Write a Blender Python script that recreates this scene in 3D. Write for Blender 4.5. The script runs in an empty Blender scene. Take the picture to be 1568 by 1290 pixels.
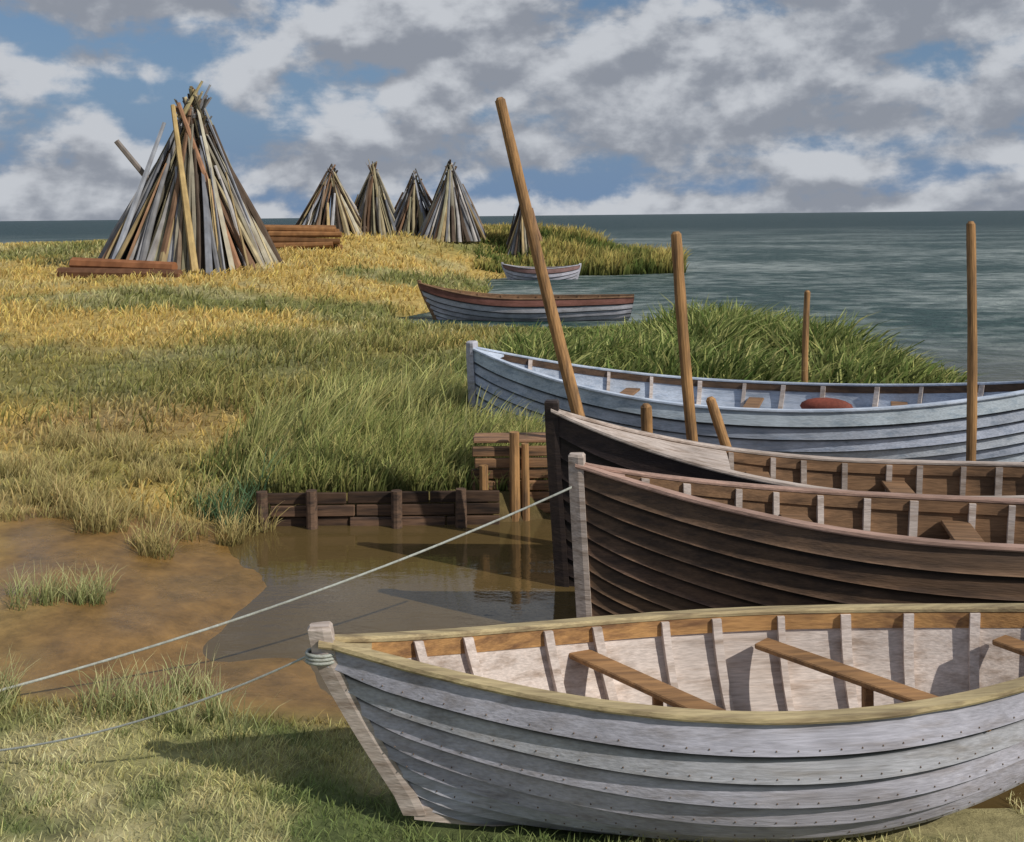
import bpy, math, random
import numpy as np
from mathutils import Vector, Matrix
random.seed(7); rng=np.random.default_rng(11)
scene=bpy.context.scene
COL=scene.collection
WATER=-0.15

# ---------------------------------------------------------------- helpers
def smooth(a,b,x):
    t=np.clip((np.asarray(x,dtype=float)-a)/(b-a),0,1); return t*t*(3-2*t)
def vnoise(x,y,seed=0):
    x=np.asarray(x,float); y=np.asarray(y,float)
    xi=np.floor(x); yi=np.floor(y); fx=x-xi; fy=y-yi
    fx=fx*fx*(3-2*fx); fy=fy*fy*(3-2*fy)
    def h(a,b):
        v=np.sin(a*127.1+b*311.7+seed*74.7)*43758.5453
        return v-np.floor(v)
    return (h(xi,yi)*(1-fx)+h(xi+1,yi)*fx)*(1-fy)+(h(xi,yi+1)*(1-fx)+h(xi+1,yi+1)*fx)*fy
def fbm(x,y,seed=0,o=4):
    s=0;a=.5;t=0
    for i in range(o):
        s=s+a*vnoise(x*2**i,y*2**i,seed+i*3); t+=a; a*=.5
    return s/t
def mixc(a,b,t):
    t=np.asarray(t)[...,None]; return np.asarray(a)*(1-t)+np.asarray(b)*t

class MB:
    def __init__(s): s.v=[];s.f=[];s.c=[]
    def ring_sweep(s,rings,col=(1,1,1),caps=True,closed=True):
        b=len(s.v); n=len(rings[0])
        for r in rings:
            for p in r: s.v.append(tuple(p)); s.c.append(col)
        for i in range(len(rings)-1):
            for j in range(n if closed else n-1):
                k=(j+1)%n
                s.f.append((b+i*n+j,b+i*n+k,b+(i+1)*n+k,b+(i+1)*n+j))
        if caps and closed:
            s.f.append(tuple(b+j for j in range(n))[::-1])
            e=b+(len(rings)-1)*n
            s.f.append(tuple(e+j for j in range(n)))
    def beam(s,p0,p1,r0,r1,n=6,col=(1,1,1),flat=1.0,seg=1,bend=0.0,jit=0.0):
        p0=Vector(p0);p1=Vector(p1);d=(p1-p0).normalized()
        a=d.orthogonal().normalized(); c=d.cross(a)
        th=random.random()*6.28
        a,c=a*math.cos(th)+c*math.sin(th),c*math.cos(th)-a*math.sin(th)
        rings=[];bd=a*bend
        for i in range(seg+1):
            t=i/seg; r=(r0+(r1-r0)*t)*(1+random.uniform(-jit,jit))
            o=p0.lerp(p1,t)+bd*math.sin(math.pi*t)
            rings.append([o+a*(r*math.cos(k*2*math.pi/n))+c*(r*flat*math.sin(k*2*math.pi/n)) for k in range(n)])
        s.ring_sweep(rings,col)
    def box(s,cx,cy,cz,sx,sy,sz,col=(1,1,1),yaw=0,bev=.006):
        ca,sa=math.cos(yaw),math.sin(yaw)
        def P(x,y,z): return (cx+x*ca-y*sa,cy+x*sa+y*ca,cz+z)
        rings=[]
        for (x,e) in ((-sx/2,bev),(-sx/2+bev,0),(sx/2-bev,0),(sx/2,bev)):
            hy,hz=sy/2-e,sz/2-e; q=bev
            rings.append([P(x,-hy+q,-hz),P(x,hy-q,-hz),P(x,hy,-hz+q),P(x,hy,hz-q),P(x,hy-q,hz),P(x,-hy+q,hz),P(x,-hy,hz-q),P(x,-hy,-hz+q)])
        s.ring_sweep(rings,col)
    def obj(s,name,mat,parent=None,sm=False):
        me=bpy.data.meshes.new(name); me.from_pydata(s.v,[],s.f); me.update()
        at=me.color_attributes.new("Col",'FLOAT_COLOR','POINT')
        at.data.foreach_set("color",np.array([(c[0],c[1],c[2],1) for c in s.c],dtype=np.float32).ravel())
        if sm: me.polygons.foreach_set("use_smooth",[True]*len(me.polygons))
        me.materials.append(mat)
        o=bpy.data.objects.new(name,me); COL.objects.link(o)
        if parent: o.parent=parent
        return o
def empty(name,loc=(0,0,0),rz=0):
    e=bpy.data.objects.new(name,None); COL.objects.link(e); e.location=loc; e.rotation_euler=(0,0,rz); e.empty_display_size=.3
    return e

# ---------------------------------------------------------------- materials
def nm(nt,t,**k):
    n=nt.nodes.new(t)
    for a,b in k.items(): setattr(n,a,b)
    return n
def wood_mat(name,base,dark,rough=.75,streak=(1.2,14,14),sc=1.5,amount=.6,bump=.35,lo=.42,hi=.68,fine=8):
    m=bpy.data.materials.new(name); m.use_nodes=True; nt=m.node_tree; L=nt.links
    bs=nt.nodes['Principled BSDF']; bs.inputs['Roughness'].default_value=rough
    bs.inputs['Specular IOR Level'].default_value=.25
    tc=nm(nt,'ShaderNodeTexCoord'); mp=nm(nt,'ShaderNodeMapping'); mp.inputs['Scale'].default_value=streak
    L.new(tc.outputs['Object'],mp.inputs['Vector'])
    n1=nm(nt,'ShaderNodeTexNoise'); n1.inputs['Scale'].default_value=sc; n1.inputs['Detail'].default_value=8; n1.inputs['Roughness'].default_value=.6
    L.new(mp.outputs[0],n1.inputs['Vector'])
    n2=nm(nt,'ShaderNodeTexNoise'); n2.inputs['Scale'].default_value=fine; n2.inputs['Detail'].default_value=5
    L.new(mp.outputs[0],n2.inputs['Vector'])
    n4=nm(nt,'ShaderNodeTexNoise'); n4.inputs['Scale'].default_value=2.2; n4.inputs['Detail'].default_value=3
    L.new(tc.outputs['Object'],n4.inputs['Vector'])
    r=nm(nt,'ShaderNodeMapRange'); r.inputs[1].default_value=lo; r.inputs[2].default_value=hi; r.inputs[4].default_value=amount
    L.new(n1.outputs['Fac'],r.inputs[0])
    mx=nm(nt,'ShaderNodeMix',data_type='RGBA'); mx.inputs[6].default_value=(*base,1); mx.inputs[7].default_value=(*dark,1)
    L.new(r.outputs[0],mx.inputs[0])
    at=nm(nt,'ShaderNodeAttribute',attribute_name='Col')
    m2=nm(nt,'ShaderNodeMix',data_type='RGBA',blend_type='MULTIPLY'); m2.inputs[0].default_value=1
    L.new(mx.outputs[2],m2.inputs[6]); L.new(at.outputs['Color'],m2.inputs[7])
    r2=nm(nt,'ShaderNodeMapRange'); r2.inputs[1].default_value=.3;r2.inputs[2].default_value=.7;r2.inputs[3].default_value=.80;r2.inputs[4].default_value=1.12
    L.new(n2.outputs['Fac'],r2.inputs[0])
    r4=nm(nt,'ShaderNodeMapRange'); r4.inputs[1].default_value=.3;r4.inputs[2].default_value=.7;r4.inputs[3].default_value=.78;r4.inputs[4].default_value=1.14
    L.new(n4.outputs['Fac'],r4.inputs[0])
    mm=nm(nt,'ShaderNodeMath',operation='MULTIPLY'); L.new(r2.outputs[0],mm.inputs[0]); L.new(r4.outputs[0],mm.inputs[1])
    m3=nm(nt,'ShaderNodeMix',data_type='RGBA',blend_type='MULTIPLY'); m3.inputs[0].default_value=1
    L.new(m2.outputs[2],m3.inputs[6]); L.new(mm.outputs[0],m3.inputs[7])
    L.new(m3.outputs[2],bs.inputs['Base Color'])
    ad=nm(nt,'ShaderNodeMath',operation='ADD'); L.new(n1.outputs['Fac'],ad.inputs[0]); L.new(n2.outputs['Fac'],ad.inputs[1])
    bp=nm(nt,'ShaderNodeBump'); bp.inputs['Strength'].default_value=bump; bp.inputs['Distance'].default_value=.008
    L.new(ad.outputs[0],bp.inputs['Height']); L.new(bp.outputs[0],bs.inputs['Normal'])
    return m
M_white=wood_mat('weathered_white_paint',(.46,.465,.535),(.27,.245,.24),amount=.75,lo=.48,hi=.72,streak=(.8,12,12))
M_whitein=wood_mat('white_interior_paint',(.68,.60,.56),(.34,.25,.19),amount=.7,lo=.47,hi=.68)
M_blue=wood_mat('blue_white_paint',(.52,.59,.71),(.22,.30,.42),amount=.7,lo=.48,hi=.7)
M_dark=wood_mat('tarred_planks',(.135,.085,.055),(.05,.036,.03),amount=.8,lo=.42,hi=.66,rough=.65)
M_black=wood_mat('black_tar',(.030,.023,.023),(.07,.05,.04),amount=.6,rough=.5)
M_brown=wood_mat('brown_wood',(.27,.16,.09),(.09,.055,.035),amount=.8)
M_thw=wood_mat('thwart_wood',(.36,.20,.09),(.14,.08,.045),amount=.8)
M_ochre=wood_mat('ochre_wood',(.48,.27,.11),(.17,.09,.05),amount=.9)
M_pale=wood_mat('pale_worn_wood',(.52,.45,.41),(.22,.16,.12),amount=.8)
M_pink=wood_mat('faded_red_rail',(.42,.28,.23),(.20,.13,.10),amount=.8)
M_straw=wood_mat('straw_rail',(.47,.385,.22),(.18,.13,.08),amount=.9)
M_pole=wood_mat('pole_wood',(.40,.225,.095),(.12,.075,.045),streak=(14,14,1.2),amount=.95)
M_wall=wood_mat('wet_plank_wood',(.13,.082,.056),(.025,.02,.02),amount=.95)
M_stack=wood_mat('stacked_pole_wood',(1,1,1),(.5,.45,.43),streak=(3,3,.8),amount=.7,fine=3)
M_rope=wood_mat('rope_fibre',(.42,.45,.42),(.25,.24,.20),streak=(20,20,20),amount=.7)
M_red=wood_mat('red_buoy_paint',(.22,.06,.04),(.12,.04,.03),streak=(4,4,4),amount=.6)
M_iron=wood_mat('rusty_iron',(.20,.15,.12),(.08,.05,.04),streak=(10,10,10),amount=.8)

def leaf_mat(name):
    m=bpy.data.materials.new(name); m.use_nodes=True; nt=m.node_tree; L=nt.links
    nt.nodes.remove(nt.nodes['Principled BSDF'])
    at=nm(nt,'ShaderNodeAttribute',attribute_name='Col')
    d=nm(nt,'ShaderNodeBsdfDiffuse'); t=nm(nt,'ShaderNodeBsdfTranslucent'); mx=nm(nt,'ShaderNodeMixShader'); mx.inputs[0].default_value=.3
    L.new(at.outputs['Color'],d.inputs[0]); L.new(at.outputs['Color'],t.inputs[0])
    L.new(d.outputs[0],mx.inputs[1]); L.new(t.outputs[0],mx.inputs[2])
    L.new(mx.outputs[0],nt.nodes['Material Output'].inputs[0]); return m
M_leaf=leaf_mat('grass_blades')

# ---------------------------------------------------------------- terrain
LAND=np.array([(-95,-25),(40,-25),(40,6.0),(6,6.0),(2,6.15),(-.3,6.35),(-1.05,7.1),(-1.45,8.0),(-2.0,9.0),(-2.55,10.5),(-.1,10.5),(.45,10.7),(.35,12.5),
 (.2,13.6),(.9,15.0),(6.1,15.0),(7.5,17.5),(7.3,20.5),(5.3,24),(2.5,26.6),(-2.2,28.6),(-3.4,31.5),(-1.4,36),(-.7,42),(-1.0,50),(1,53.5),(5,53),(8.8,54.5),(9.2,60),(6,66),(4,75),(0,86),(-95,92)],float)
def sdist(x,y):
    x=np.asarray(x,float);y=np.asarray(y,float)
    dm=np.full(x.shape,1e9); ins=np.zeros(x.shape,bool)
    n=len(LAND)
    for i in range(n):
        ax,ay=LAND[i];bx,by=LAND[(i+1)%n]
        ex,ey=bx-ax,by-ay
        t=np.clip(((x-ax)*ex+(y-ay)*ey)/(ex*ex+ey*ey),0,1)
        dm=np.minimum(dm,np.hypot(x-ax-t*ex,y-ay-t*ey))
        if ay!=by:
            c=((ay>y)!=(by>y))&(x<(bx-ax)*(y-ay)/(by-ay)+ax); ins^=c
    return np.where(ins,dm,-dm)
def hgt(x,y,sd=None):
    x=np.asarray(x,float);y=np.asarray(y,float)
    if sd is None: sd=sdist(x,y)
    sd=sd+(fbm(x*.9,y*.9,5)-.5)*.5*smooth(0,1,np.abs(y-10.6))
    z=np.where(sd<0,-.17+np.maximum(sd,-2.5)*.35,-.17+.22*smooth(0,1.9,sd))
    r=np.interp(y,[12,25,42,60,68,85,95],[0,.25,.95,1.95,1.85,.5,-.6])*np.interp(x,[-60,-28,-14,0],[.55,.70,.97,1])
    z=z+r*smooth(0,9,sd)
    w=(x>-2.7)&(x<.5)&(y>10.4)&(y<16)&(sd>-.3)
    z=np.where(w,np.maximum(z,-.2+.36*smooth(10.52,10.62,y)*smooth(-.05,.1,sd)),z)
    z=z+(fbm(x*.5,y*.5,9)-.5)*.12*smooth(.5,3,sd)+(fbm(x*3,y*3,12)-.5)*.03*smooth(0,1,sd)
    z=z-.05*smooth(6.4,5.9,y)*smooth(4.3,4.9,y)*smooth(-1.2,-.3,x)
    hx=-2.1-.75*(7.6-y); z=z-.10*np.exp(-((x-hx)/.5)**2)*smooth(6.2,6.9,y)*smooth(9.2,8.2,y)
    return z
GOLD=(.55,.40,.13);OLIVE=(.20,.21,.07);STRAW=(.52,.47,.25);BROWN=(.30,.20,.09);GREEN=(.12,.16,.05);MUD=(.27,.155,.05)
def gcol(x,y,sd):
    n=fbm(x*.2+3,y*.19,21); n2=fbm(x*.7,y*.7,33)
    c=mixc(OLIVE,GOLD,smooth(.38,.60,n))
    c=mixc(c,STRAW,smooth(.5,.72,n2)*.6)
    c=mixc(c,BROWN,smooth(.42,.64,fbm(x*.5,y*.5,44))*.65*(1-smooth(16,24,y)))
    c=mixc(c,(.15,.17,.055),.7*smooth(14.5,17,y)*(1-smooth(19,24,y)))
    c=mixc(c,(.17,.19,.06),.6*smooth(.43,.58,fbm(x*.4,y*.4,66))*(1-smooth(12,15,y)))
    g=smooth(-3.8,-2.2,x)*smooth(10.4,10.8,y)*(1-smooth(18,24,y))
    c=mixc(c,GREEN,g*.75)
    c=mixc(c,GREEN,smooth(-2,1,x)*smooth(12,15,y)*(1-smooth(40,50,y)))
    m=(1-smooth(2.0,3.0,sd+(n2-.5)*1.4))*smooth(6.0,6.7,y)*(1-smooth(10.2,10.7,y))*(1-smooth(-1.2,-.6,x)*(1-smooth(7.2,7.6,y)))
    fg=(1-smooth(5.9,6.5,y+(n2-.5)*.8))
    c=mixc(c,mixc(mixc((.40,.38,.17),STRAW,smooth(.4,.6,n2)),(.15,.19,.07),smooth(.40,.58,fbm(x*1.3,y*1.6,55))),fg)
    c=mixc(c,MUD,m)
    c=mixc(c,(.10,.06,.028),smooth(.25,-.1,sd)*.8)
    return c,m
def axis(segs):
    out=[]
    for a,b,st in segs: out+=list(np.arange(a,b,st))
    return np.array(out+[segs[-1][1]])
xs=axis([(-95,-30,3),(-30,-12,.6),(-12,-5,.25),(-5,2,.08),(2,12,.3),(12,45,2)])
ys=axis([(-25,3,1.5),(3,12,.08),(12,18,.25),(18,40,.5),(40,95,1.0)])
X,Y=np.meshgrid(xs,ys); SD=sdist(X,Y); Z=hgt(X,Y,SD)
nx,ny=len(xs),len(ys)
me=bpy.data.meshes.new('ground')
idx=np.arange(nx*ny).reshape(ny,nx)
q=np.stack([idx[:-1,:-1],idx[:-1,1:],idx[1:,1:],idx[1:,:-1]],-1).reshape(-1,4)
me.from_pydata(np.stack([X,Y,Z],-1).reshape(-1,3).tolist(),[],q.tolist())
c,m=gcol(X,Y,SD); ca=np.ones((nx*ny,4),np.float32); ca[:,:3]=c.reshape(-1,3)*.8; ca[:,3]=m.ravel()
at=me.color_attributes.new('Col','FLOAT_COLOR','POINT'); at.data.foreach_set('color',ca.ravel())
me.polygons.foreach_set('use_smooth',[True]*len(me.polygons))
ground=bpy.data.objects.new('ground',me); COL.objects.link(ground)
gm=bpy.data.materials.new('meadow_ground'); gm.use_nodes=True; nt=gm.node_tree; L=nt.links; bs=nt.nodes['Principled BSDF']
at=nm(nt,'ShaderNodeAttribute',attribute_name='Col'); tc=nm(nt,'ShaderNodeTexCoord')
n1=nm(nt,'ShaderNodeTexNoise'); n1.inputs['Scale'].default_value=3.5; n1.inputs['Detail'].default_value=12; n1.inputs['Roughness'].default_value=.75; L.new(tc.outputs['Object'],n1.inputs['Vector'])
r=nm(nt,'ShaderNodeMapRange'); r.inputs[1].default_value=.3;r.inputs[2].default_value=.7;r.inputs[3].default_value=.45;r.inputs[4].default_value=1.4; L.new(n1.outputs['Fac'],r.inputs[0])
mx=nm(nt,'ShaderNodeMix',data_type='RGBA',blend_type='MULTIPLY'); mx.inputs[0].default_value=1; L.new(at.outputs['Color'],mx.inputs[6]); L.new(r.outputs[0],mx.inputs[7]); L.new(mx.outputs[2],bs.inputs['Base Color'])
n9=nm(nt,'ShaderNodeTexNoise'); n9.inputs['Scale'].default_value=1.3; n9.inputs['Detail'].default_value=4; L.new(tc.outputs['Object'],n9.inputs['Vector'])
wet=nm(nt,'ShaderNodeMapRange'); wet.inputs[1].default_value=.42; wet.inputs[2].default_value=.58; wet.inputs[3].default_value=.55; wet.inputs[4].default_value=.16; L.new(n9.outputs['Fac'],wet.inputs[0])
rr=nm(nt,'ShaderNodeMapRange'); rr.inputs[3].default_value=.95; L.new(at.outputs['Alpha'],rr.inputs[0]); L.new(wet.outputs[0],rr.inputs[4]); L.new(rr.outputs[0],bs.inputs['Roughness'])
rb_=nm(nt,'ShaderNodeMapRange'); rb_.inputs[3].default_value=.8; rb_.inputs[4].default_value=.3; L.new(at.outputs['Alpha'],rb_.inputs[0])
bp=nm(nt,'ShaderNodeBump'); bp.inputs['Distance'].default_value=.06; L.new(rb_.outputs[0],bp.inputs['Strength']); L.new(n1.outputs['Fac'],bp.inputs['Height']); L.new(bp.outputs[0],bs.inputs['Normal'])
rs_=nm(nt,'ShaderNodeMapRange'); rs_.inputs[3].default_value=.2; rs_.inputs[4].default_value=.5; L.new(at.outputs['Alpha'],rs_.inputs[0]); L.new(rs_.outputs[0],bs.inputs['Specular IOR Level'])
me.materials.append(gm)

# ---------------------------------------------------------------- water
wb=MB(); R=6000
wb.v=[(-R,-60,WATER),(R,-60,WATER),(R,R,WATER),(-R,R,WATER)]; wb.f=[(0,1,2,3)]; wb.c=[(1,1,1)]*4
wm=bpy.data.materials.new('lagoon_water'); wm.use_nodes=True; nt=wm.node_tree; L=nt.links; bs=nt.nodes['Principled BSDF']
tc=nm(nt,'ShaderNodeTexCoord'); sp=nm(nt,'ShaderNodeSeparateXYZ'); L.new(tc.outputs['Object'],sp.inputs[0])
ry=nm(nt,'ShaderNodeMapRange'); ry.inputs[1].default_value=10; ry.inputs[2].default_value=26; L.new(sp.outputs['Y'],ry.inputs[0])
far=nm(nt,'ShaderNodeMapRange'); far.inputs[1].default_value=70; far.inputs[2].default_value=230; L.new(sp.outputs['Y'],far.inputs[0])
mp=nm(nt,'ShaderNodeMapping'); mp.inputs['Scale'].default_value=(.75,1.0,1); L.new(tc.outputs['Object'],mp.inputs['Vector'])
ns=nm(nt,'ShaderNodeTexNoise'); ns.inputs['Scale'].default_value=1; ns.inputs['Detail'].default_value=8; ns.inputs['Roughness'].default_value=.6; ns.inputs['Distortion'].default_value=.4; L.new(mp.outputs[0],ns.inputs['Vector'])
mpb=nm(nt,'ShaderNodeMapping'); mpb.inputs['Scale'].default_value=(.07,.09,1); L.new(tc.outputs['Object'],mpb.inputs['Vector'])
nsb=nm(nt,'ShaderNodeTexNoise'); nsb.inputs['Scale'].default_value=1; nsb.inputs['Detail'].default_value=4; L.new(mpb.outputs[0],nsb.inputs['Vector'])
av=nm(nt,'ShaderNodeMath',operation='ADD'); L.new(ns.outputs['Fac'],av.inputs[0]); L.new(nsb.outputs['Fac'],av.inputs[1])
rs=nm(nt,'ShaderNodeMapRange'); rs.inputs[1].default_value=.90; rs.inputs[2].default_value=1.22; L.new(av.outputs[0],rs.inputs[0])
ms=nm(nt,'ShaderNodeMix',data_type='RGBA'); ms.inputs[6].default_value=(.028,.066,.062,1); ms.inputs[7].default_value=(.29,.34,.33,1); L.new(rs.outputs[0],ms.inputs[0])
mf=nm(nt,'ShaderNodeMix',data_type='RGBA'); mf.inputs[7].default_value=(.012,.04,.042,1); L.new(ms.outputs[2],mf.inputs[6]); L.new(far.outputs[0],mf.inputs[0])
mw=nm(nt,'ShaderNodeMix',data_type='RGBA'); mw.inputs[6].default_value=(.105,.072,.028,1); L.new(ry.outputs[0],mw.inputs[0]); L.new(mf.outputs[2],mw.inputs[7]); L.new(mw.outputs[2],bs.inputs['Base Color'])
rg=nm(nt,'ShaderNodeMapRange'); rg.inputs[3].default_value=.02; rg.inputs[4].default_value=.35; L.new(ry.outputs[0],rg.inputs[0]); L.new(rg.outputs[0],bs.inputs['Roughness'])
bs.inputs['IOR'].default_value=1.4
sl=nm(nt,'ShaderNodeMapRange'); sl.inputs[3].default_value=.75; sl.inputs[4].default_value=.08; L.new(ry.outputs[0],sl.inputs[0]); L.new(sl.outputs[0],bs.inputs['Specular IOR Level'])
nb=nm(nt,'ShaderNodeTexNoise'); nb.inputs['Scale'].default_value=1.4; nb.inputs['Detail'].default_value=6; nb.inputs['Roughness'].default_value=.62
mp2=nm(nt,'ShaderNodeMapping'); mp2.inputs['Scale'].default_value=(.8,1.5,1); L.new(tc.outputs['Object'],mp2.inputs['Vector']); L.new(mp2.outputs[0],nb.inputs['Vector'])
bst=nm(nt,'ShaderNodeMapRange'); bst.inputs[3].default_value=.022; bst.inputs[4].default_value=1.0; L.new(ry.outputs[0],bst.inputs[0])
bp=nm(nt,'ShaderNodeBump'); bp.inputs['Distance'].default_value=.5; L.new(bst.outputs[0],bp.inputs['Strength']); L.new(nb.outputs['Fac'],bp.inputs['Height']); L.new(bp.outputs[0],bs.inputs['Normal'])
wb.obj('water',wm)

# ---------------------------------------------------------------- boats
def make_boat(name,bow,ang,Ln,B,zb,zm,zs,zk,rake,srake,N,hm,inm,railm,inwm,ribm,stemm,thm,ribs=12,thw=(),lap=.022,p=1.05,stern_w=0,rivets=False,foredeck=.10,stemw=.04,seed=1,topcol=None,edge=.8,lap_shade=.3,full=.8,srock=.10,tw=.2):
    rd=random.Random(seed)
    E=empty(name,(bow[0],bow[1],0),ang)
    def half(s):
        v=math.sin(math.pi*min(max(s,0),1))
        b=B/2*max(v,0)**p
        if stern_w and s>.5: b=B/2*(stern_w+(1-stern_w)*math.sin(math.pi*s))
        return max(b,.028)
    def base(s,t,sd):
        v=math.sin(math.pi*min(max(s,0.0),1.0)); k=max(v,0)**.6
        if stern_w and s>.5: k=max(k,.75)
        f=(1-k)*t+k*math.sin(t*math.pi/2)**full
        g=(1-k)*t+k*(1-math.cos(t*math.pi/2))**.95
        q=1-2*s
        sh=zm+((zb-zm) if q>0 else (zs-zm))*abs(q)**2.1
        kz=zk+(.10*abs(q)**4 if q>0 else srock*abs(q)**2.2)
        x0=rake*(1-t)**1.15; x1=Ln-srake*(1-t)**1.15
        bb=half(s)
        return Vector((x0+(x1-x0)*s,sd*bb*f if t>0 else sd*.001,kz+(sh-kz)*g))
    def S(s,t,sd,off=0):
        p0=base(s,t,sd)
        if off==0: return p0
        e=.01
        ds=base(min(s+e,1),t,sd)-base(max(s-e,0),t,sd); dt=base(s,min(t+e,1),sd)-base(s,max(t-e,0),sd)
        n=ds.cross(dt)
        if n.length<1e-9: n=Vector((0,sd,0))
        n.normalize()
        if n.y*sd<0: n=-n
        return p0+n*off
    ns=44; ss=[i/ns for i in range(ns+1)]
    ss=[.5-.5*math.cos(math.pi*s)*.35-.5*(1-2*s)*.65 for s in ss]
    hb=MB(); ib=MB(); rv=MB(); th=.012
    # worn bare lower edge; shadow cast by the lap above painted in as a dark band
    prof=[(0,edge),(.07,edge*.5+.5),(.25,1),(.55,1),(.66,.92),(.735,(lap_shade+.9)/2),(.80,lap_shade),(1,lap_shade*.7)]
    for sd in (-1,1):
        for i in range(N):
            g=rd.uniform(.86,1.08); col=(g,g*rd.uniform(.97,1.02),g*rd.uniform(.94,1.04))
            if topcol and i==N-1: col=topcol
            t0,t1=i/N,(i+1)/N
            b0=len(hb.v)
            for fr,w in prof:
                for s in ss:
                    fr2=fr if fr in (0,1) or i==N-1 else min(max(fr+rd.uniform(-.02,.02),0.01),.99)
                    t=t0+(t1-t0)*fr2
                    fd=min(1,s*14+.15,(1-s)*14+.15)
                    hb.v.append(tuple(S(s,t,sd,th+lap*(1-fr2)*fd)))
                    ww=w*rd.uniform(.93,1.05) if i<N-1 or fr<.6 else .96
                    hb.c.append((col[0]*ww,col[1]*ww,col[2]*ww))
            m=len(ss)
            for k in range(len(prof)-1):
                for j in range(m-1): hb.f.append((b0+k*m+j,b0+k*m+j+1,b0+(k+1)*m+j+1,b0+(k+1)*m+j))
            b1=len(hb.v)
            for of in (0,1):
                for s in ss:
                    fd=min(1,s*14+.15,(1-s)*14+.15)
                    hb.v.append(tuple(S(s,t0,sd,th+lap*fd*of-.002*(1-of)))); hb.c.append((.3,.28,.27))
            for j in range(m-1): hb.f.append((b1+j,b1+j+1,b1+m+j+1,b1+m+j))
            if rivets and i>1:
                n=int(Ln/.10)
                for j in range(2,n-1):
                    s=j/n
                    tt=t0+.020
                    P=S(s,tt,sd,th+lap*.8); Q=S(s,tt,sd,th+lap*.8+.005)
                    if rd.random()<.8: rv.beam(P,Q,.0045,.003,n=6)
        b0=len(ib.v); T=[k/14 for k in range(15)]; m=len(ss)
        for t in T:
            for s in ss: ib.v.append(tuple(S(s,t,sd,-.002))); g=.88+.12*((int(t*N))%2); ib.c.append((g,g,g))
        for k in range(14):
            for j in range(m-1): ib.f.append((b0+k*m+j,b0+k*m+j+1,b0+(k+1)*m+j+1,b0+(k+1)*m+j))
    if stern_w:
        b0=len(hb.v); T=[k/10 for k in range(11)]
        pts=[S(1,t,-1,.02) for t in T[::-1]]+[S(1,t,1,.02) for t in T]
        for P in pts: hb.v.append(tuple(P)); hb.c.append((1,1,1))
        for k in range(10): hb.f.append((b0+k,b0+k+1,b0+20-k,b0+21-k))
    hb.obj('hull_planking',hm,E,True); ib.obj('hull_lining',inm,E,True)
    if rivets: rv.obj('rivets',M_iron,E)
    rb=MB(); iw=MB()
    for sd in (-1,1):
        R1=[];R2=[]
        for s in ss:
            P=S(s,1,sd); Q=S(s,1,sd,1.0)-P; Q.z=0; o=Q.normalized()
            U=Vector((0,0,1))
            fd=min(1,s*10+.2,(1-s)*10+.2)
            wob=rd.uniform(-.003,.003)
            R1.append([P+o*(-.028*fd)+U*.004,P+o*(.038+wob)+U*.000,P+o*(.042+wob)+U*.010,P+o*(.038+wob)+U*.028,P+o*(-.024*fd)+U*(.032),P+o*(-.030*fd)+U*.02])
            R2.append([P+o*(-.004)+U*(-.09),P+o*(-.022*fd)+U*(-.088),P+o*(-.024*fd)+U*(-.001),P+o*(-.004)+U*(0)])
        rb.ring_sweep(R1); iw.ring_sweep(R2)
    rb.obj('gunwale',railm,E); iw.obj('inwale',inwm,E)
    if ribs:
        b=MB()
        for i in range(ribs):
            s=.09+.84*i/(ribs-1)+rd.uniform(-.009,.009); w=rd.uniform(.020,.030)/Ln
            g=rd.uniform(.75,1.05)
            for sd in (-1,1):
                rings=[]; sk=rd.uniform(-.006,.006)
                for k in range(13):
                    t=.10+.895*k/12; s_=s+sk*t
                    rings.append([S(s_-w,t,sd,-.003),S(s_+w,t,sd,-.003),S(s_+w,t,sd,-.045),S(s_-w,t,sd,-.045)])
                b.ring_sweep(rings,(g,g,g))
        b.obj('ribs',ribm,E)
    def width_at(s,z):
        lo,hi=0,1
        for _ in range(20):
            md=(lo+hi)/2
            if base(s,md,1).z<z: lo=md
            else: hi=md
        return base(s,lo,1)
    if thw:
        b=MB()
        for (s,dz,yaw) in thw:
            P=base(s,1,1); z=P.z-dz; W=width_at(s,z); b.box(W.x,0,z,tw,(2*W.y)/math.cos(yaw)*(1 if yaw<.1 else .90)-.02,.03,yaw=yaw,col=(1,1,1))
            b.box(W.x,0,z-.16,.05,.05,.26,col=(.8,.8,.8))
        b.obj('thwarts',thm,E)
        b=MB()
        for k in range(-2,3):
            s0,s1=.16,.84
            rings=[]
            for j in range(15):
                s=s0+(s1-s0)*j/14; z=base(s,0,1).z+.14; W=width_at(s,z)
                hw=min(.055,W.y/5.2); yc=k*hw*2.15; x=W.x
                rings.append([(x,yc-hw,z),(x,yc+hw,z),(x,yc+hw,z+.018),(x,yc-hw,z+.018)])
            g=rd.uniform(.75,1.05); b.ring_sweep(rings,(g,g,g))
        b.obj('floor_boards',inm,E)
    b=MB()
    def post(sgn,top):
        rings=[]
        for k in range(13):
            t=k/12; P=base(0 if sgn<0 else 1,t,1); x=P.x; z=P.z
            if k==12: z+=top
            if k==0: z-=.03
            w=stemw*(.75+.25*t)
            rings.append([Vector((x+sgn*.055,-w*.62,z)),Vector((x+sgn*.062,0,z)),Vector((x+sgn*.055,w*.62,z)),Vector((x-sgn*.02,w,z)),Vector((x-sgn*.06,w,z)),Vector((x-sgn*.06,-w,z)),Vector((x-sgn*.02,-w,z))])
        x=P.x; rings.append([Vector((v.x*.8+x*.2,v.y*.75,v.z+.018)) for v in rings[-1]])
        b.ring_sweep(rings)
    post(-1,.075)
    if not stern_w: post(1,.06)
    rings=[]
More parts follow.
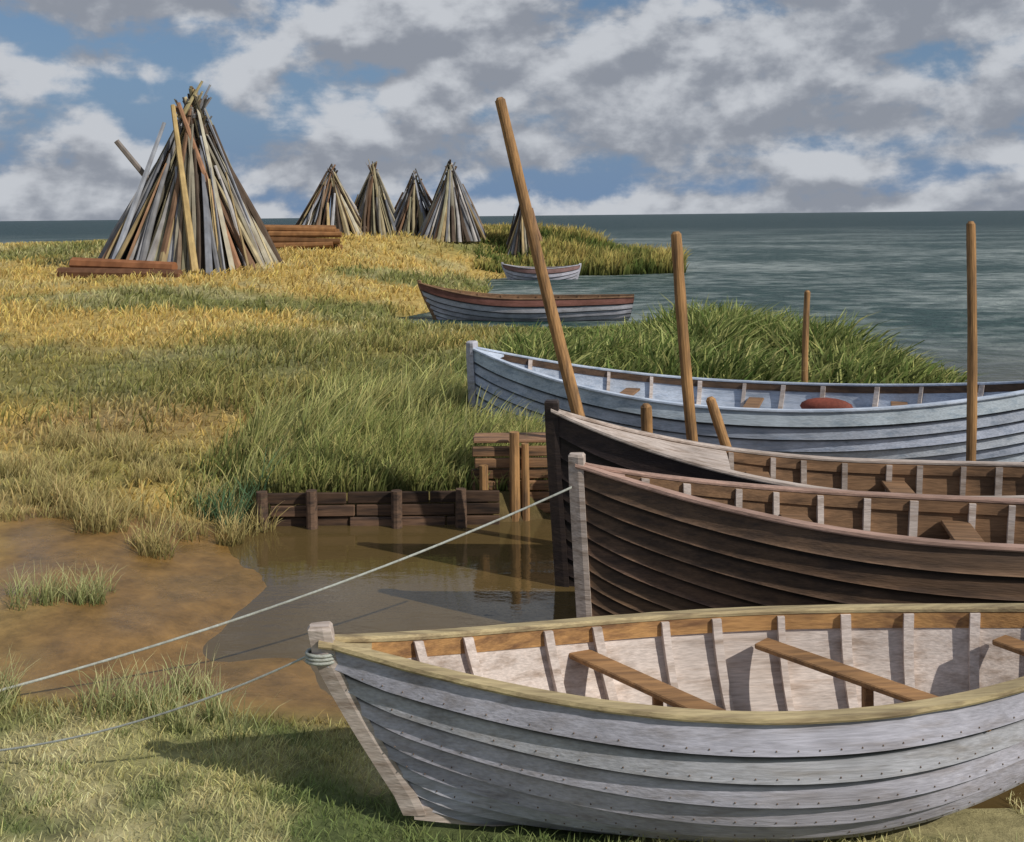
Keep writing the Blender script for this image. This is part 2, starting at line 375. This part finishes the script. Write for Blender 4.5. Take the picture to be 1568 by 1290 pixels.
    for j in range(15):
        s=j/14; P=base(s,0,1)
        rings.append([(P.x,-.03,P.z-.05),(P.x,.03,P.z-.05),(P.x,.03,P.z+.02),(P.x,-.03,P.z+.02)])
    b.ring_sweep(rings); b.obj('stem_and_keel',stemm,E)
    b=MB(); rings=[]
    for j in range(8):
        s=.004+foredeck*j/7; P=base(s,1,1); w=max(P.y-.004,.01)
        rings.append([(P.x,-w,P.z-.03),(P.x,w,P.z-.03),(P.x,w,P.z-.003),(P.x,w*.5,P.z+.008),(P.x,0,P.z+.014),(P.x,-w*.5,P.z+.008),(P.x,-w,P.z-.003)])
    b.ring_sweep(rings); b.obj('breasthook',railm,E)
    return E,base

b1,_=make_boat('rowing_boat',(-.98,5.10),.085,4.7,1.24,.88,.68,.86,-.06,.46,.35,8,M_white,M_whitein,M_straw,M_ochre,M_whitein,M_pale,M_thw,ribs=12,thw=((.36,.13,.62),(.60,.13,.66),(.82,.13,.5)),lap=.038,p=1.05,rivets=True,foredeck=.05,stemw=.048,seed=3,edge=1.0,lap_shade=.12,full=.66,srock=.42,tw=.13)
b2,_=make_boat('rowing_boat',(.46,7.62),-.21,5.5,1.12,1.13,.85,1.0,-.28,.06,.3,11,M_dark,M_brown,M_pink,M_brown,M_whitein,M_pale,M_brown,ribs=15,thw=((.3,.16,.2),(.5,.16,0),(.72,.16,0)),lap=.034,foredeck=.06,stemw=.06,seed=5,edge=2.7,lap_shade=.25)
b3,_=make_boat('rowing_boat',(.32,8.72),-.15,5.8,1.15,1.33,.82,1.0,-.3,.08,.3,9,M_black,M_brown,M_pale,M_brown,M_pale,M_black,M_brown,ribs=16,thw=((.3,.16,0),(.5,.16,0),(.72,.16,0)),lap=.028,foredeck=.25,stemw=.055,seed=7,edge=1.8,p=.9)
b4,b4f=make_boat('rowing_boat',(-.58,14.1),-.335,7.5,2.0,1.18,.70,1.06,-.22,.05,.35,9,M_blue,M_blue,M_blue,M_dark,M_whitein,M_white,M_brown,ribs=12,thw=((.28,.2,0),(.5,.2,0),(.74,.2,0)),lap=.045,foredeck=.05,stemw=.10,seed=9,p=.85,edge=1.05,lap_shade=.14)
b5,_=make_boat('rowing_boat',(-2.85,31.2),-.12,6.5,1.5,.96,.52,.56,-.25,.5,.2,6,M_white,M_brown,M_brown,M_brown,M_brown,M_brown,M_brown,ribs=10,thw=((.3,.16,0),(.55,.16,0),(.78,.16,0)),lap=.05,stern_w=.55,seed=11,topcol=(.45,.20,.14),lap_shade=.1)
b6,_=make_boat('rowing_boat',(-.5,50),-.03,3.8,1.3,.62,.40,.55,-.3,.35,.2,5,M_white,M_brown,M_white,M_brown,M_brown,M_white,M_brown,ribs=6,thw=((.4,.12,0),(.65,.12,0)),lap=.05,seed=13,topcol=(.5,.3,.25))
b=MB(); P=b4f(.62,1,1)
rings=[]
for k in range(9):
    a=math.pi*k/8; rings.append([(P.x-.33*math.cos(a),.6+.14*math.sin(a)*math.cos(q),.50+.12*math.sin(a)*math.sin(q)) for q in [i*math.pi/6 for i in range(12)]])
b.ring_sweep(rings); b.obj('float',M_red,b4,True)

# ---------------------------------------------------------------- poles
def pole(name,p0,p1,r0,r1,bend=.03):
    b=MB(); b.beam(p0,p1,r0,r1,n=14,seg=18,bend=bend,jit=.05)
    d=(Vector(p1)-Vector(p0)).normalized(); b.beam(Vector(p1)-d*.002,Vector(p1)+d*.025,r1*.93,r1*.55,n=9)
    return b.obj(name,M_pole,None,False)
pole('mooring_pole',(1.02,9.5,-.5),(-.10,9.5,4.07),.066,.05,.05)
pole('mooring_pole',(1.86,10,-.5),(1.60,10,2.80),.06,.054)
pole('mooring_pole',(4.41,10,-.5),(4.48,10,2.87),.05,.042)
pole('mooring_pole',(4.38,15.4,-.4),(4.43,15.4,1.8),.055,.045)
pole('mooring_stake',(1.36,10.1,-.5),(1.29,10,1.12),.062,.055,.01)
pole('mooring_stake',(2.40,9.9,-.4),(1.92,10,1.18),.055,.05,.01)
pole('mooring_stake',(-3.33,6.2,-.3),(-3.37,6.2,.25),.04,.035,.01)
pole('mooring_stake',(-3.12,5.6,-.3),(-3.10,5.6,.2),.035,.03,.01)

def rope(name,p0,p1,sag,r):
    b=MB(); p0=Vector(p0);p1=Vector(p1); n=48; rings=[]
    for i in range(n+1):
        t=i/n; o=p0.lerp(p1,t); o.z-=sag*4*t*(1-t)
        rings.append([(o.x+random.uniform(-.001,.001),o.y+r*math.cos(a),o.z+r*math.sin(a)) for a in [k*math.pi/4 for k in range(8)]])
    b.ring_sweep(rings); return b.obj(name,M_rope,None,True)
rope('mooring_rope',(.42,7.55,.99),(-3.35,6.2,.10),.10,.009)
rope('mooring_rope',(-.99,5.10,.84),(-3.1,5.6,.08),.10,.006)
b=MB()
for k in range(3):
    rings=[]
    for a in range(17):
        q=a/16*2*math.pi; cx,cy=.015+.080*math.cos(q),.058*math.sin(q); z=.80+k*.018
        rings.append([(cx+.009*math.cos(q)*math.cos(w),cy+.009*math.sin(q)*math.cos(w),z+.009*math.sin(w)) for w in [j*math.pi/3 for j in range(6)]])
    b.ring_sweep(rings,caps=False)
b.obj('rope_lashing',M_rope,b1,True)

# ---------------------------------------------------------------- plank wall
E=empty('plank_retaining_wall')
b=MB()
for row in range(3):
    x=-2.6+random.uniform(0,.1)
    while x<-.25:
        l=random.uniform(.7,1.3); l=min(l,-.2-x+.05); g=random.uniform(.4,1.7)
        b.box(x+l/2,10.47+random.uniform(-.02,.02),-.12+row*.125,l-.015,.05,.112,(g,g*.95,g*.9),bev=.008); x+=l
b.obj('planks',M_wall,E)
b=MB()
for x in (-2.55,-2.05,-1.2,-.55):
    b.beam((x,10.38,-.6),(x+random.uniform(-.02,.02),10.38,.25+random.uniform(-.05,.04)),.065,.055,n=10,seg=3,jit=.05)
b.obj('posts',M_wall,E)
E=empty('jetty_stub')
b=MB()
for row in range(6):
    g=random.uniform(1.5,3.2)
    b.box(.0+random.uniform(-.04,.04),10.68+random.uniform(-.015,.015),-.05+row*.118,.86,.06,.10,(g,g*.9,g*.7),bev=.01)
for yk in range(3):
    b.box(.0+random.uniform(-.02,.02),10.74+yk*.13,.64,.84,.12,.03,(2.2,2.0,1.7))
b.obj('planks',M_wall,E)
b=MB()
for x,h,r in ((.0,.76,.06),(.11,.64,.045),(-.32,.42,.05)):
    b.beam((x,10.58,-.6),(x,10.58,h),r,r*.9,n=10,seg=3,jit=.05)
b.obj('posts',M_pole,E)

# ---------------------------------------------------------------- pole stacks
PAL=[(.44,.34,.18),(.30,.18,.11),(.28,.30,.35),(.42,.41,.41),(.11,.08,.06),(.45,.42,.33),(.24,.18,.13),(.50,.43,.27),(.32,.30,.20),(.34,.35,.38)]
def stack(cx,cy,rx,ry,top,n,w,seed,ridge=.3,lean=0,over=.5):
    random.seed(seed); E=empty('wooden_pole_stack',(cx,cy,0))
    z0=float(hgt(np.array([cx]),np.array([cy]))[0])
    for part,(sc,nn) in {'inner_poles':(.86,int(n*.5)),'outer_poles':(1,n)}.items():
        b=MB()
        for i in range(nn):
            a=2*math.pi*(i+random.uniform(-.4,.4))/nn
            q=random.uniform(.9,1.12)*sc
            px,py=rx*q*math.cos(a),ry*q*math.sin(a)
            tx=ridge*math.cos(a)*random.uniform(-1.1,1.0)+lean; ty=ridge*.5*math.sin(a)*random.uniform(-1,1)
            zt=top*random.uniform(.86,1.0)*(1 if sc==1 else .95)
            if sc==1 and random.random()<.25: zt=z0+(top-z0)*random.uniform(.4,.8); k=(zt-z0)/(top-z0); tx=px*(1-k)*1.05+random.uniform(-.3,.3)*rx*.4; ty=py*(1-k)*1.15
            P0=Vector((px,py,z0-.3)); P1=Vector((tx,ty,zt))
            d=(P1-P0).normalized(); ext=random.uniform(0,over) if random.random()<.6 else -random.uniform(0,over*2)
            P1=P1+d*ext
            c=random.choice(PAL); g=random.uniform(.5,1.2)*(.3 if sc<1 else 1)  # inner poles coloured darker to paint in the shade inside the stack
            r=w*random.uniform(.5,1.15)
            b.beam(P0,P1,r,r*.45,n=6,col=(c[0]*g,c[1]*g,c[2]*g),flat=random.uniform(.45,.8),seg=3,bend=random.uniform(-.12,.12)*w*8)
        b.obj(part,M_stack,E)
    return E,z0
E,z0=stack(-13.3,42,3.5,3.0,7.9,125,.165,1,ridge=.6,lean=.2,over=.75)
b=MB()
b.beam((-3.6,-2.6,z0+.35),(.6,-3.5,z0+.2),.26,.22,n=8,col=(.30,.13,.06),seg=3)
b.beam((-4.0,-2.9,z0-.0),(.9,-3.8,z0-.05),.24,.20,n=8,col=(.16,.08,.045),seg=3)
b.beam((-2.55,-.9,6.15),(-1.1,-.5,4.2),.11,.12,n=6,col=(.20,.18,.17))
b.beam((-2.3,-2.2,z0+.1),(-.75,-.5,6.9),.14,.08,n=6,col=(.33,.36,.42))
b.beam((1.2,-3.0,z0),(-.4,-.5,7.6),.15,.09,n=6,col=(.50,.37,.17))
b.beam((2.6,-1.9,z0),(-.2,-.4,7.7),.14,.08,n=6,col=(.36,.20,.12))
b.beam((-.1,-.4,7.1),(.75,-.3,8.6),.10,.05,n=6,col=(.42,.36,.20))
b.obj('beams',M_stack,E)
stack(-10.5,60,2.45,1.9,6.0,64,.15,2,ridge=.25,over=.3)
stack(-8.2,60.6,1.75,1.7,6.2,50,.15,3,ridge=.3,over=.45)
stack(-5.75,61,1.9,1.7,5.6,52,.14,4,ridge=.25,over=.4)
stack(-3.55,59.5,1.95,1.8,6.05,60,.15,5,ridge=.3,over=.35)
stack(.7,58,1.25,1.2,4.35,34,.12,6,ridge=.2,over=.3)
E=empty('timber_pile',(-10.8,50.5,0)); z0=float(hgt(np.array([-10.8]),np.array([50.5]))[0]); b=MB()
random.seed(5)
for row in range(4):
    for k in range(5-row):
        yy=k*.36+row*.18; L0=random.uniform(-.6,.6)
        g=random.uniform(.4,1.3); b.beam((-1.8+L0,yy,z0+.15+row*.3),(1.8+L0,yy+random.uniform(-.1,.1),z0+.15+row*.3+random.uniform(-.12,.1)),.19,.15,n=9,col=(.24*g,.12*g,.05*g),seg=2)
b.obj('logs',M_stack,E)

# ---------------------------------------------------------------- grass
def blades(name,x,y,h,w,col,leanx=.15,spread=.35,tipcol=None,z=None):
    n=len(x)
    if z is None: z=hgt(x,y)
    a=rng.uniform(0,math.pi,n); ca_,sa=np.cos(a)*w/2,np.sin(a)*w/2*.6
    lx=(leanx+rng.normal(0,spread,n))*h; ly=rng.normal(0,spread*.8,n)*h
    V=np.zeros((n,7,3),np.float32)
    z=z-.02
    for k,(t,ww,cv) in enumerate(((0,1,0),(.4,.95,.22),(.75,.6,.62))):
        px=x+lx*cv;py=y+ly*cv;pz=z+h*t
        V[:,2*k]=np.stack([px-ca_*ww,py-sa*ww,pz],-1); V[:,2*k+1]=np.stack([px+ca_*ww,py+sa*ww,pz],-1)
    V[:,6]=np.stack([x+lx,y+ly,z+h*(1-.15*np.abs(lx/h))],-1)
    base=(np.arange(n)*7)[:,None]
    loops=np.concatenate([base+np.array([0,1,3,2]),base+np.array([2,3,5,4]),base+np.array([4,5,6])],1).astype(np.int32).ravel()
    ls=np.tile(np.array([4,4,3]),n); st=np.concatenate([[0],np.cumsum(ls)[:-1]]).astype(np.int32)
    me=bpy.data.meshes.new(name); me.vertices.add(n*7); me.vertices.foreach_set('co',V.ravel())
    me.loops.add(len(loops)); me.loops.foreach_set('vertex_index',loops); me.polygons.add(n*3); me.polygons.foreach_set('loop_start',st)
    me.update(); me.validate()
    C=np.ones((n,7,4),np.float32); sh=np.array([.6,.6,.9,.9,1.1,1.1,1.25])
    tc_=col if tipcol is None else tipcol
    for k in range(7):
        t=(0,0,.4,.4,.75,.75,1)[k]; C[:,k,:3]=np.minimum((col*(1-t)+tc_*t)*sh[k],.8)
    at=me.color_attributes.new('Col','FLOAT_COLOR','POINT'); at.data.foreach_set('color',C.ravel())
    me.materials.append(M_leaf); o=bpy.data.objects.new(name,me); COL.objects.link(o); return o
def jitc(c,n,s=.25):
    c=np.broadcast_to(np.asarray(c,float),(n,3)); return np.clip(c*rng.uniform(1-s,1+s,(n,1))*rng.uniform(.92,1.08,(n,3)),0.005,.8)
def keep(x,y):
    k=~((x>-.45)&(x<2.6)&(y>4.98)&(y<5.9))
    c,s=math.cos(-.335),math.sin(-.335); lx=(x+.58)*c+(y-14.1)*s; ly=-(x+.58)*s+(y-14.1)*c
    k&=~((lx>.15)&(lx<7.6)&(np.abs(ly)<np.minimum(1.1,.2+lx*.55)))
    k&=~((x>-2.6)&(x<4)&(y>29.6)&(y<32))
    for hx,hy,r in ((-13.3,42,3.2),(-10.5,60,1.8),(-8.2,60.6,1.4),(-5.75,61,1.4),(-3.55,59.5,1.5)): k&=(x-hx)**2+(y-hy)**2>r*r
    return k
n=190000; y=9.0*(85/9.0)**rng.random(n); x=rng.uniform(-1,1,n)*(.62*y+5)
sd=sdist(x,y); c,m=gcol(x,y,sd); dens=fbm(x*1.1,y*1.1,77)
k=(sd>.15)&(m<.5)&keep(x,y)&(rng.random(n)<.2+dens*.95)
x,y,c=x[k],y[k],c[k]; n=len(x)
h=(.05+.0045*y)*rng.uniform(.5,1.6,n)*(.3+1.3*fbm(x*.8,y*.8,88)); h=np.minimum(h,.36); w=.009+.0013*y
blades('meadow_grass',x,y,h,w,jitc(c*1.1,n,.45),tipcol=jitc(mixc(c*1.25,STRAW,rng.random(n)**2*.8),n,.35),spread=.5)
n=130000; x=rng.uniform(-6,6,n); y=rng.uniform(3.8,7.4,n); sd=sdist(x,y); c,m=gcol(x,y,sd); g=fbm(x*1.6,y*1.6,91)
k=(sd>.2)&(m<.4)&keep(x,y)&(g>rng.uniform(.12,.58,n)); x,y,c,g=x[k],y[k],c[k],g[k]; n=len(x)
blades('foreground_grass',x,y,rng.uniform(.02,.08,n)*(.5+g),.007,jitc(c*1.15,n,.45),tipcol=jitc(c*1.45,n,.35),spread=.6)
def clumps(name,cs,col,tip,per,w,leanx=.1,spread=.3):
    X_=[];Y_=[];H_=[]
    for (cx,cy,r,h,mul) in cs:
        n=int(per*mul); a=rng.uniform(0,6.28,n); rr=r*np.sqrt(rng.random(n))
        X_.append(cx+rr*np.cos(a)); Y_.append(cy+rr*np.sin(a)*.7); H_.append(h*rng.uniform(.3,1.1,n))
    x=np.concatenate(X_);y=np.concatenate(Y_);h=np.concatenate(H_); k=keep(x,y); x,y,h=x[k],y[k],h[k]; n=len(x)
    blades(name,x,y,h,w,jitc(col,n,.35),tipcol=jitc(tip,n,.3),leanx=leanx,spread=spread)
cs=[(rng.uniform(-3.7,-1.5),rng.uniform(5.85,6.5),rng.uniform(.06,.2),rng.uniform(.10,.36),rng.uniform(.3,1.1)) for _ in range(32)]
cs+=[(-3.5+rng.uniform(-.4,.3),7.9+rng.uniform(-.4,.4),rng.uniform(.06,.16),rng.uniform(.2,.38),rng.uniform(.4,1)) for _ in range(9)]
cs+=[(rng.uniform(-3.4,-1.2),rng.uniform(5.0,5.9),rng.uniform(.05,.15),rng.uniform(.05,.13),rng.uniform(.3,.8)) for _ in range(30)]
clumps('straw_tufts',cs,(.20,.25,.08),(.54,.53,.28),80,.007,spread=.4)
cs=[(rng.uniform(-6.0,-2.7),rng.uniform(9.2,13.5),rng.uniform(.1,.3),rng.uniform(.15,.42),rng.uniform(.5,1.4)) for _ in range(72)]
clumps('dry_tufts',cs,(.26,.22,.08),(.56,.47,.22),90,.010,spread=.42)
cs=[(-2.9,10.35,.12,.5,.6),(-2.75,10.6,.14,.55,.7),(-3.15,10.6,.15,.4,.6)]
clumps('sedge_tufts',cs,(.05,.11,.06),(.15,.25,.13),80,.013,spread=.4)
cs=[(rng.uniform(-3.4,.2),rng.uniform(10.9,15.5),rng.uniform(.08,.22),rng.uniform(.45,.9),rng.uniform(.4,1.1)) for _ in range(75)]
clumps('tall_sedge_clumps',cs,(.13,.17,.05),(.50,.48,.20),48,.022,leanx=.38,spread=.3)
n=42000; x=rng.uniform(-3.8,.7,n); y=10.62+6*rng.random(n)**1.3; sd=sdist(x,y)
g=fbm(x*1.2,y*1.0,101); k=(sd>.05)&keep(x,y)&(g>rng.uniform(.15,.65,n))&(x>-3.8+rng.random(n)*1.8); x,y,g=x[k],y[k],g[k]; n=len(x)
h=(.12+.55*g)*rng.uniform(.4,1.25,n)*np.interp(y,[10.6,11.4],[.6,1])
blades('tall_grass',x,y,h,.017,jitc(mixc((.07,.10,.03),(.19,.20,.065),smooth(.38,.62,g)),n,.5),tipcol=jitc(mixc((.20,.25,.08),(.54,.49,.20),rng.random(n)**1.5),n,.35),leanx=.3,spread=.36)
n=30000; x=rng.uniform(-9,1,n); y=rng.uniform(14,27,n); sd=sdist(x,y); g=fbm(x*.5,y*.5,131)
k=(sd>.1)&keep(x,y)&(g>rng.uniform(.38,.7,n))&(x>-8+rng.random(n)*6); x,y,g=x[k],y[k],g[k]; n=len(x)
blades('sedge',x,y,rng.uniform(.12,.42,n)*np.interp(y,[14,22,27],[1.1,.9,.5]),.025,jitc((.15,.16,.05),n,.45),tipcol=jitc(mixc((.28,.28,.10),(.54,.44,.18),rng.random(n)**1.5),n,.35),leanx=.2,spread=.45)
n=64000; x=rng.uniform(-.4,8.2,n); y=rng.uniform(14.9,28.2,n); sd=sdist(x,y); g=fbm(x*.9,y*.9,111)
k=(sd>-.15)&keep(x,y)&(g>rng.uniform(.05,.6,n))&(x>-.4+.8*rng.random(n)); x,y,g,sd=x[k],y[k],g[k],sd[k]; n=len(x)
h=(.35+1.15*g)*rng.uniform(.4,1.12,n)*(.5+.5*smooth(0,1.6,sd))*np.interp(y,[15,20,24,28],[.95,1.05,.85,.4])*(1-.72*smooth(17.5,20,y)*(1-smooth(1.3,4.2,x)))
blades('reed_bed',x,y,h,.055,jitc(mixc((.03,.055,.018),(.09,.12,.038),g),n,.5),tipcol=jitc(mixc((.10,.15,.04),(.56,.56,.22),rng.random(n)**1.9),n,.3),leanx=.32,spread=.5,z=np.maximum(hgt(x,y),WATER))
n=24000; x=rng.uniform(-2,10,n); y=rng.uniform(52.5,66,n); sd=sdist(x,y); g=fbm(x*.6,y*.6,121)
k=(sd>-.4)&keep(x,y)&(g>rng.uniform(.15,.65,n)); x,y,g=x[k],y[k],g[k]; n=len(x)
blades('spit_reeds',x,y,(.3+1.5*g)*rng.uniform(.4,1.1,n)*np.interp(x,[-2,2,9],[.4,.85,1]),.10,jitc((.09,.115,.035),n,.45),tipcol=jitc(mixc((.13,.17,.05),(.50,.41,.14),smooth(.40,.66,g)),n,.4),leanx=.15,spread=.25,z=np.maximum(hgt(x,y),WATER))

# ---------------------------------------------------------------- sky, sun, camera
tosun=Vector((.78,-.50,.68)).normalized()
w=bpy.data.worlds.new("World"); scene.world=w; w.use_nodes=True; nt=w.node_tree; L=nt.links; bg=nt.nodes['Background']
sky=nm(nt,'ShaderNodeTexSky',sky_type='NISHITA'); sky.sun_disc=False; sky.sun_elevation=math.asin(tosun.z); sky.sun_rotation=math.atan2(tosun.x,tosun.y)
tc=nm(nt,'ShaderNodeTexCoord')
def noise(scale,loc,sc,det,ro=.55,dist=0):
    mp=nm(nt,'ShaderNodeMapping'); mp.inputs['Scale'].default_value=scale; mp.inputs['Location'].default_value=loc; L.new(tc.outputs['Generated'],mp.inputs['Vector'])
    n=nm(nt,'ShaderNodeTexNoise'); n.inputs['Scale'].default_value=sc; n.inputs['Detail'].default_value=det; n.inputs['Roughness'].default_value=ro; n.inputs['Distortion'].default_value=dist
    L.new(mp.outputs[0],n.inputs['Vector']); return n.outputs['Fac']
def mth(op,a,b):
    n=nm(nt,'ShaderNodeMath',operation=op)
    for i,v in enumerate((a,b)):
        if isinstance(v,(int,float)): n.inputs[i].default_value=v
        else: L.new(v,n.inputs[i])
    return n.outputs[0]
def rng_(v,a,b,c=0,d=1):
    n=nm(nt,'ShaderNodeMapRange',interpolation_type='SMOOTHSTEP'); n.inputs[1].default_value=a;n.inputs[2].default_value=b;n.inputs[3].default_value=c;n.inputs[4].default_value=d; L.new(v,n.inputs[0]); return n.outputs[0]
sp=nm(nt,'ShaderNodeSeparateXYZ'); L.new(tc.outputs['Generated'],sp.inputs[0])
SC=(3.2,3.2,5.0)
A=noise(SC,(1.3,.4,.5),2.7,10,.56,.1); A2=noise(SC,(1.3,.4,.62),2.7,5,.5,.1)
S_=noise((1.5,1.5,10),(4,2,0),1.7,5,.5)
lowc=rng_(sp.outputs['Z'],.0,.12,.03,0)
cov=rng_(mth('ADD',mth('ADD',mth('MULTIPLY',A,.62),mth('MULTIPLY',S_,.38)),lowc),.42,.51)
lit=rng_(mth('ADD',mth('MULTIPLY',mth('SUBTRACT',A,A2),3.4),mth('MULTIPLY',S_,-.7)),-.68,.06)
cc=nm(nt,'ShaderNodeMix',data_type='RGBA'); cc.inputs[6].default_value=(3.2,3.5,4.1,1); cc.inputs[7].default_value=(6.6,6.9,7.4,1); L.new(lit,cc.inputs[0])
tint=nm(nt,'ShaderNodeMix',data_type='RGBA',blend_type='MULTIPLY'); tint.inputs[0].default_value=1; tint.inputs[7].default_value=(.66,.78,.90,1); L.new(sky.outputs[0],tint.inputs[6])
hz=rng_(sp.outputs['Z'],0.0,.22,1,.35)
hm_=nm(nt,'ShaderNodeMix',data_type='RGBA'); hm_.inputs[7].default_value=(2.0,3.1,4.9,1); L.new(hz,hm_.inputs[0]); L.new(tint.outputs[2],hm_.inputs[6])
mx=nm(nt,'ShaderNodeMix',data_type='RGBA'); L.new(cov,mx.inputs[0]); L.new(hm_.outputs[2],mx.inputs[6]); L.new(cc.outputs[2],mx.inputs[7])
L.new(mx.outputs[2],bg.inputs[0]); bg.inputs[1].default_value=.082
sun=bpy.data.lights.new('sun','SUN'); sun.energy=3.9; sun.angle=math.radians(.5); sun.color=(1,.93,.82)
so=bpy.data.objects.new('sun',sun); COL.objects.link(so); so.rotation_euler=tosun.to_track_quat('Z','Y').to_euler(); so.location=(20,-10,20)
cam=bpy.data.cameras.new('camera'); co=bpy.data.objects.new('camera',cam); COL.objects.link(co)
co.location=(0,0,3); co.rotation_euler=(math.radians(90),math.radians(.6),0); cam.lens=36; cam.sensor_width=36; cam.shift_y=-.2009; cam.clip_end=20000; cam.clip_start=.05
scene.camera=co
scene.view_settings.view_transform='Standard'; scene.view_settings.look='None'; scene.view_settings.exposure=0
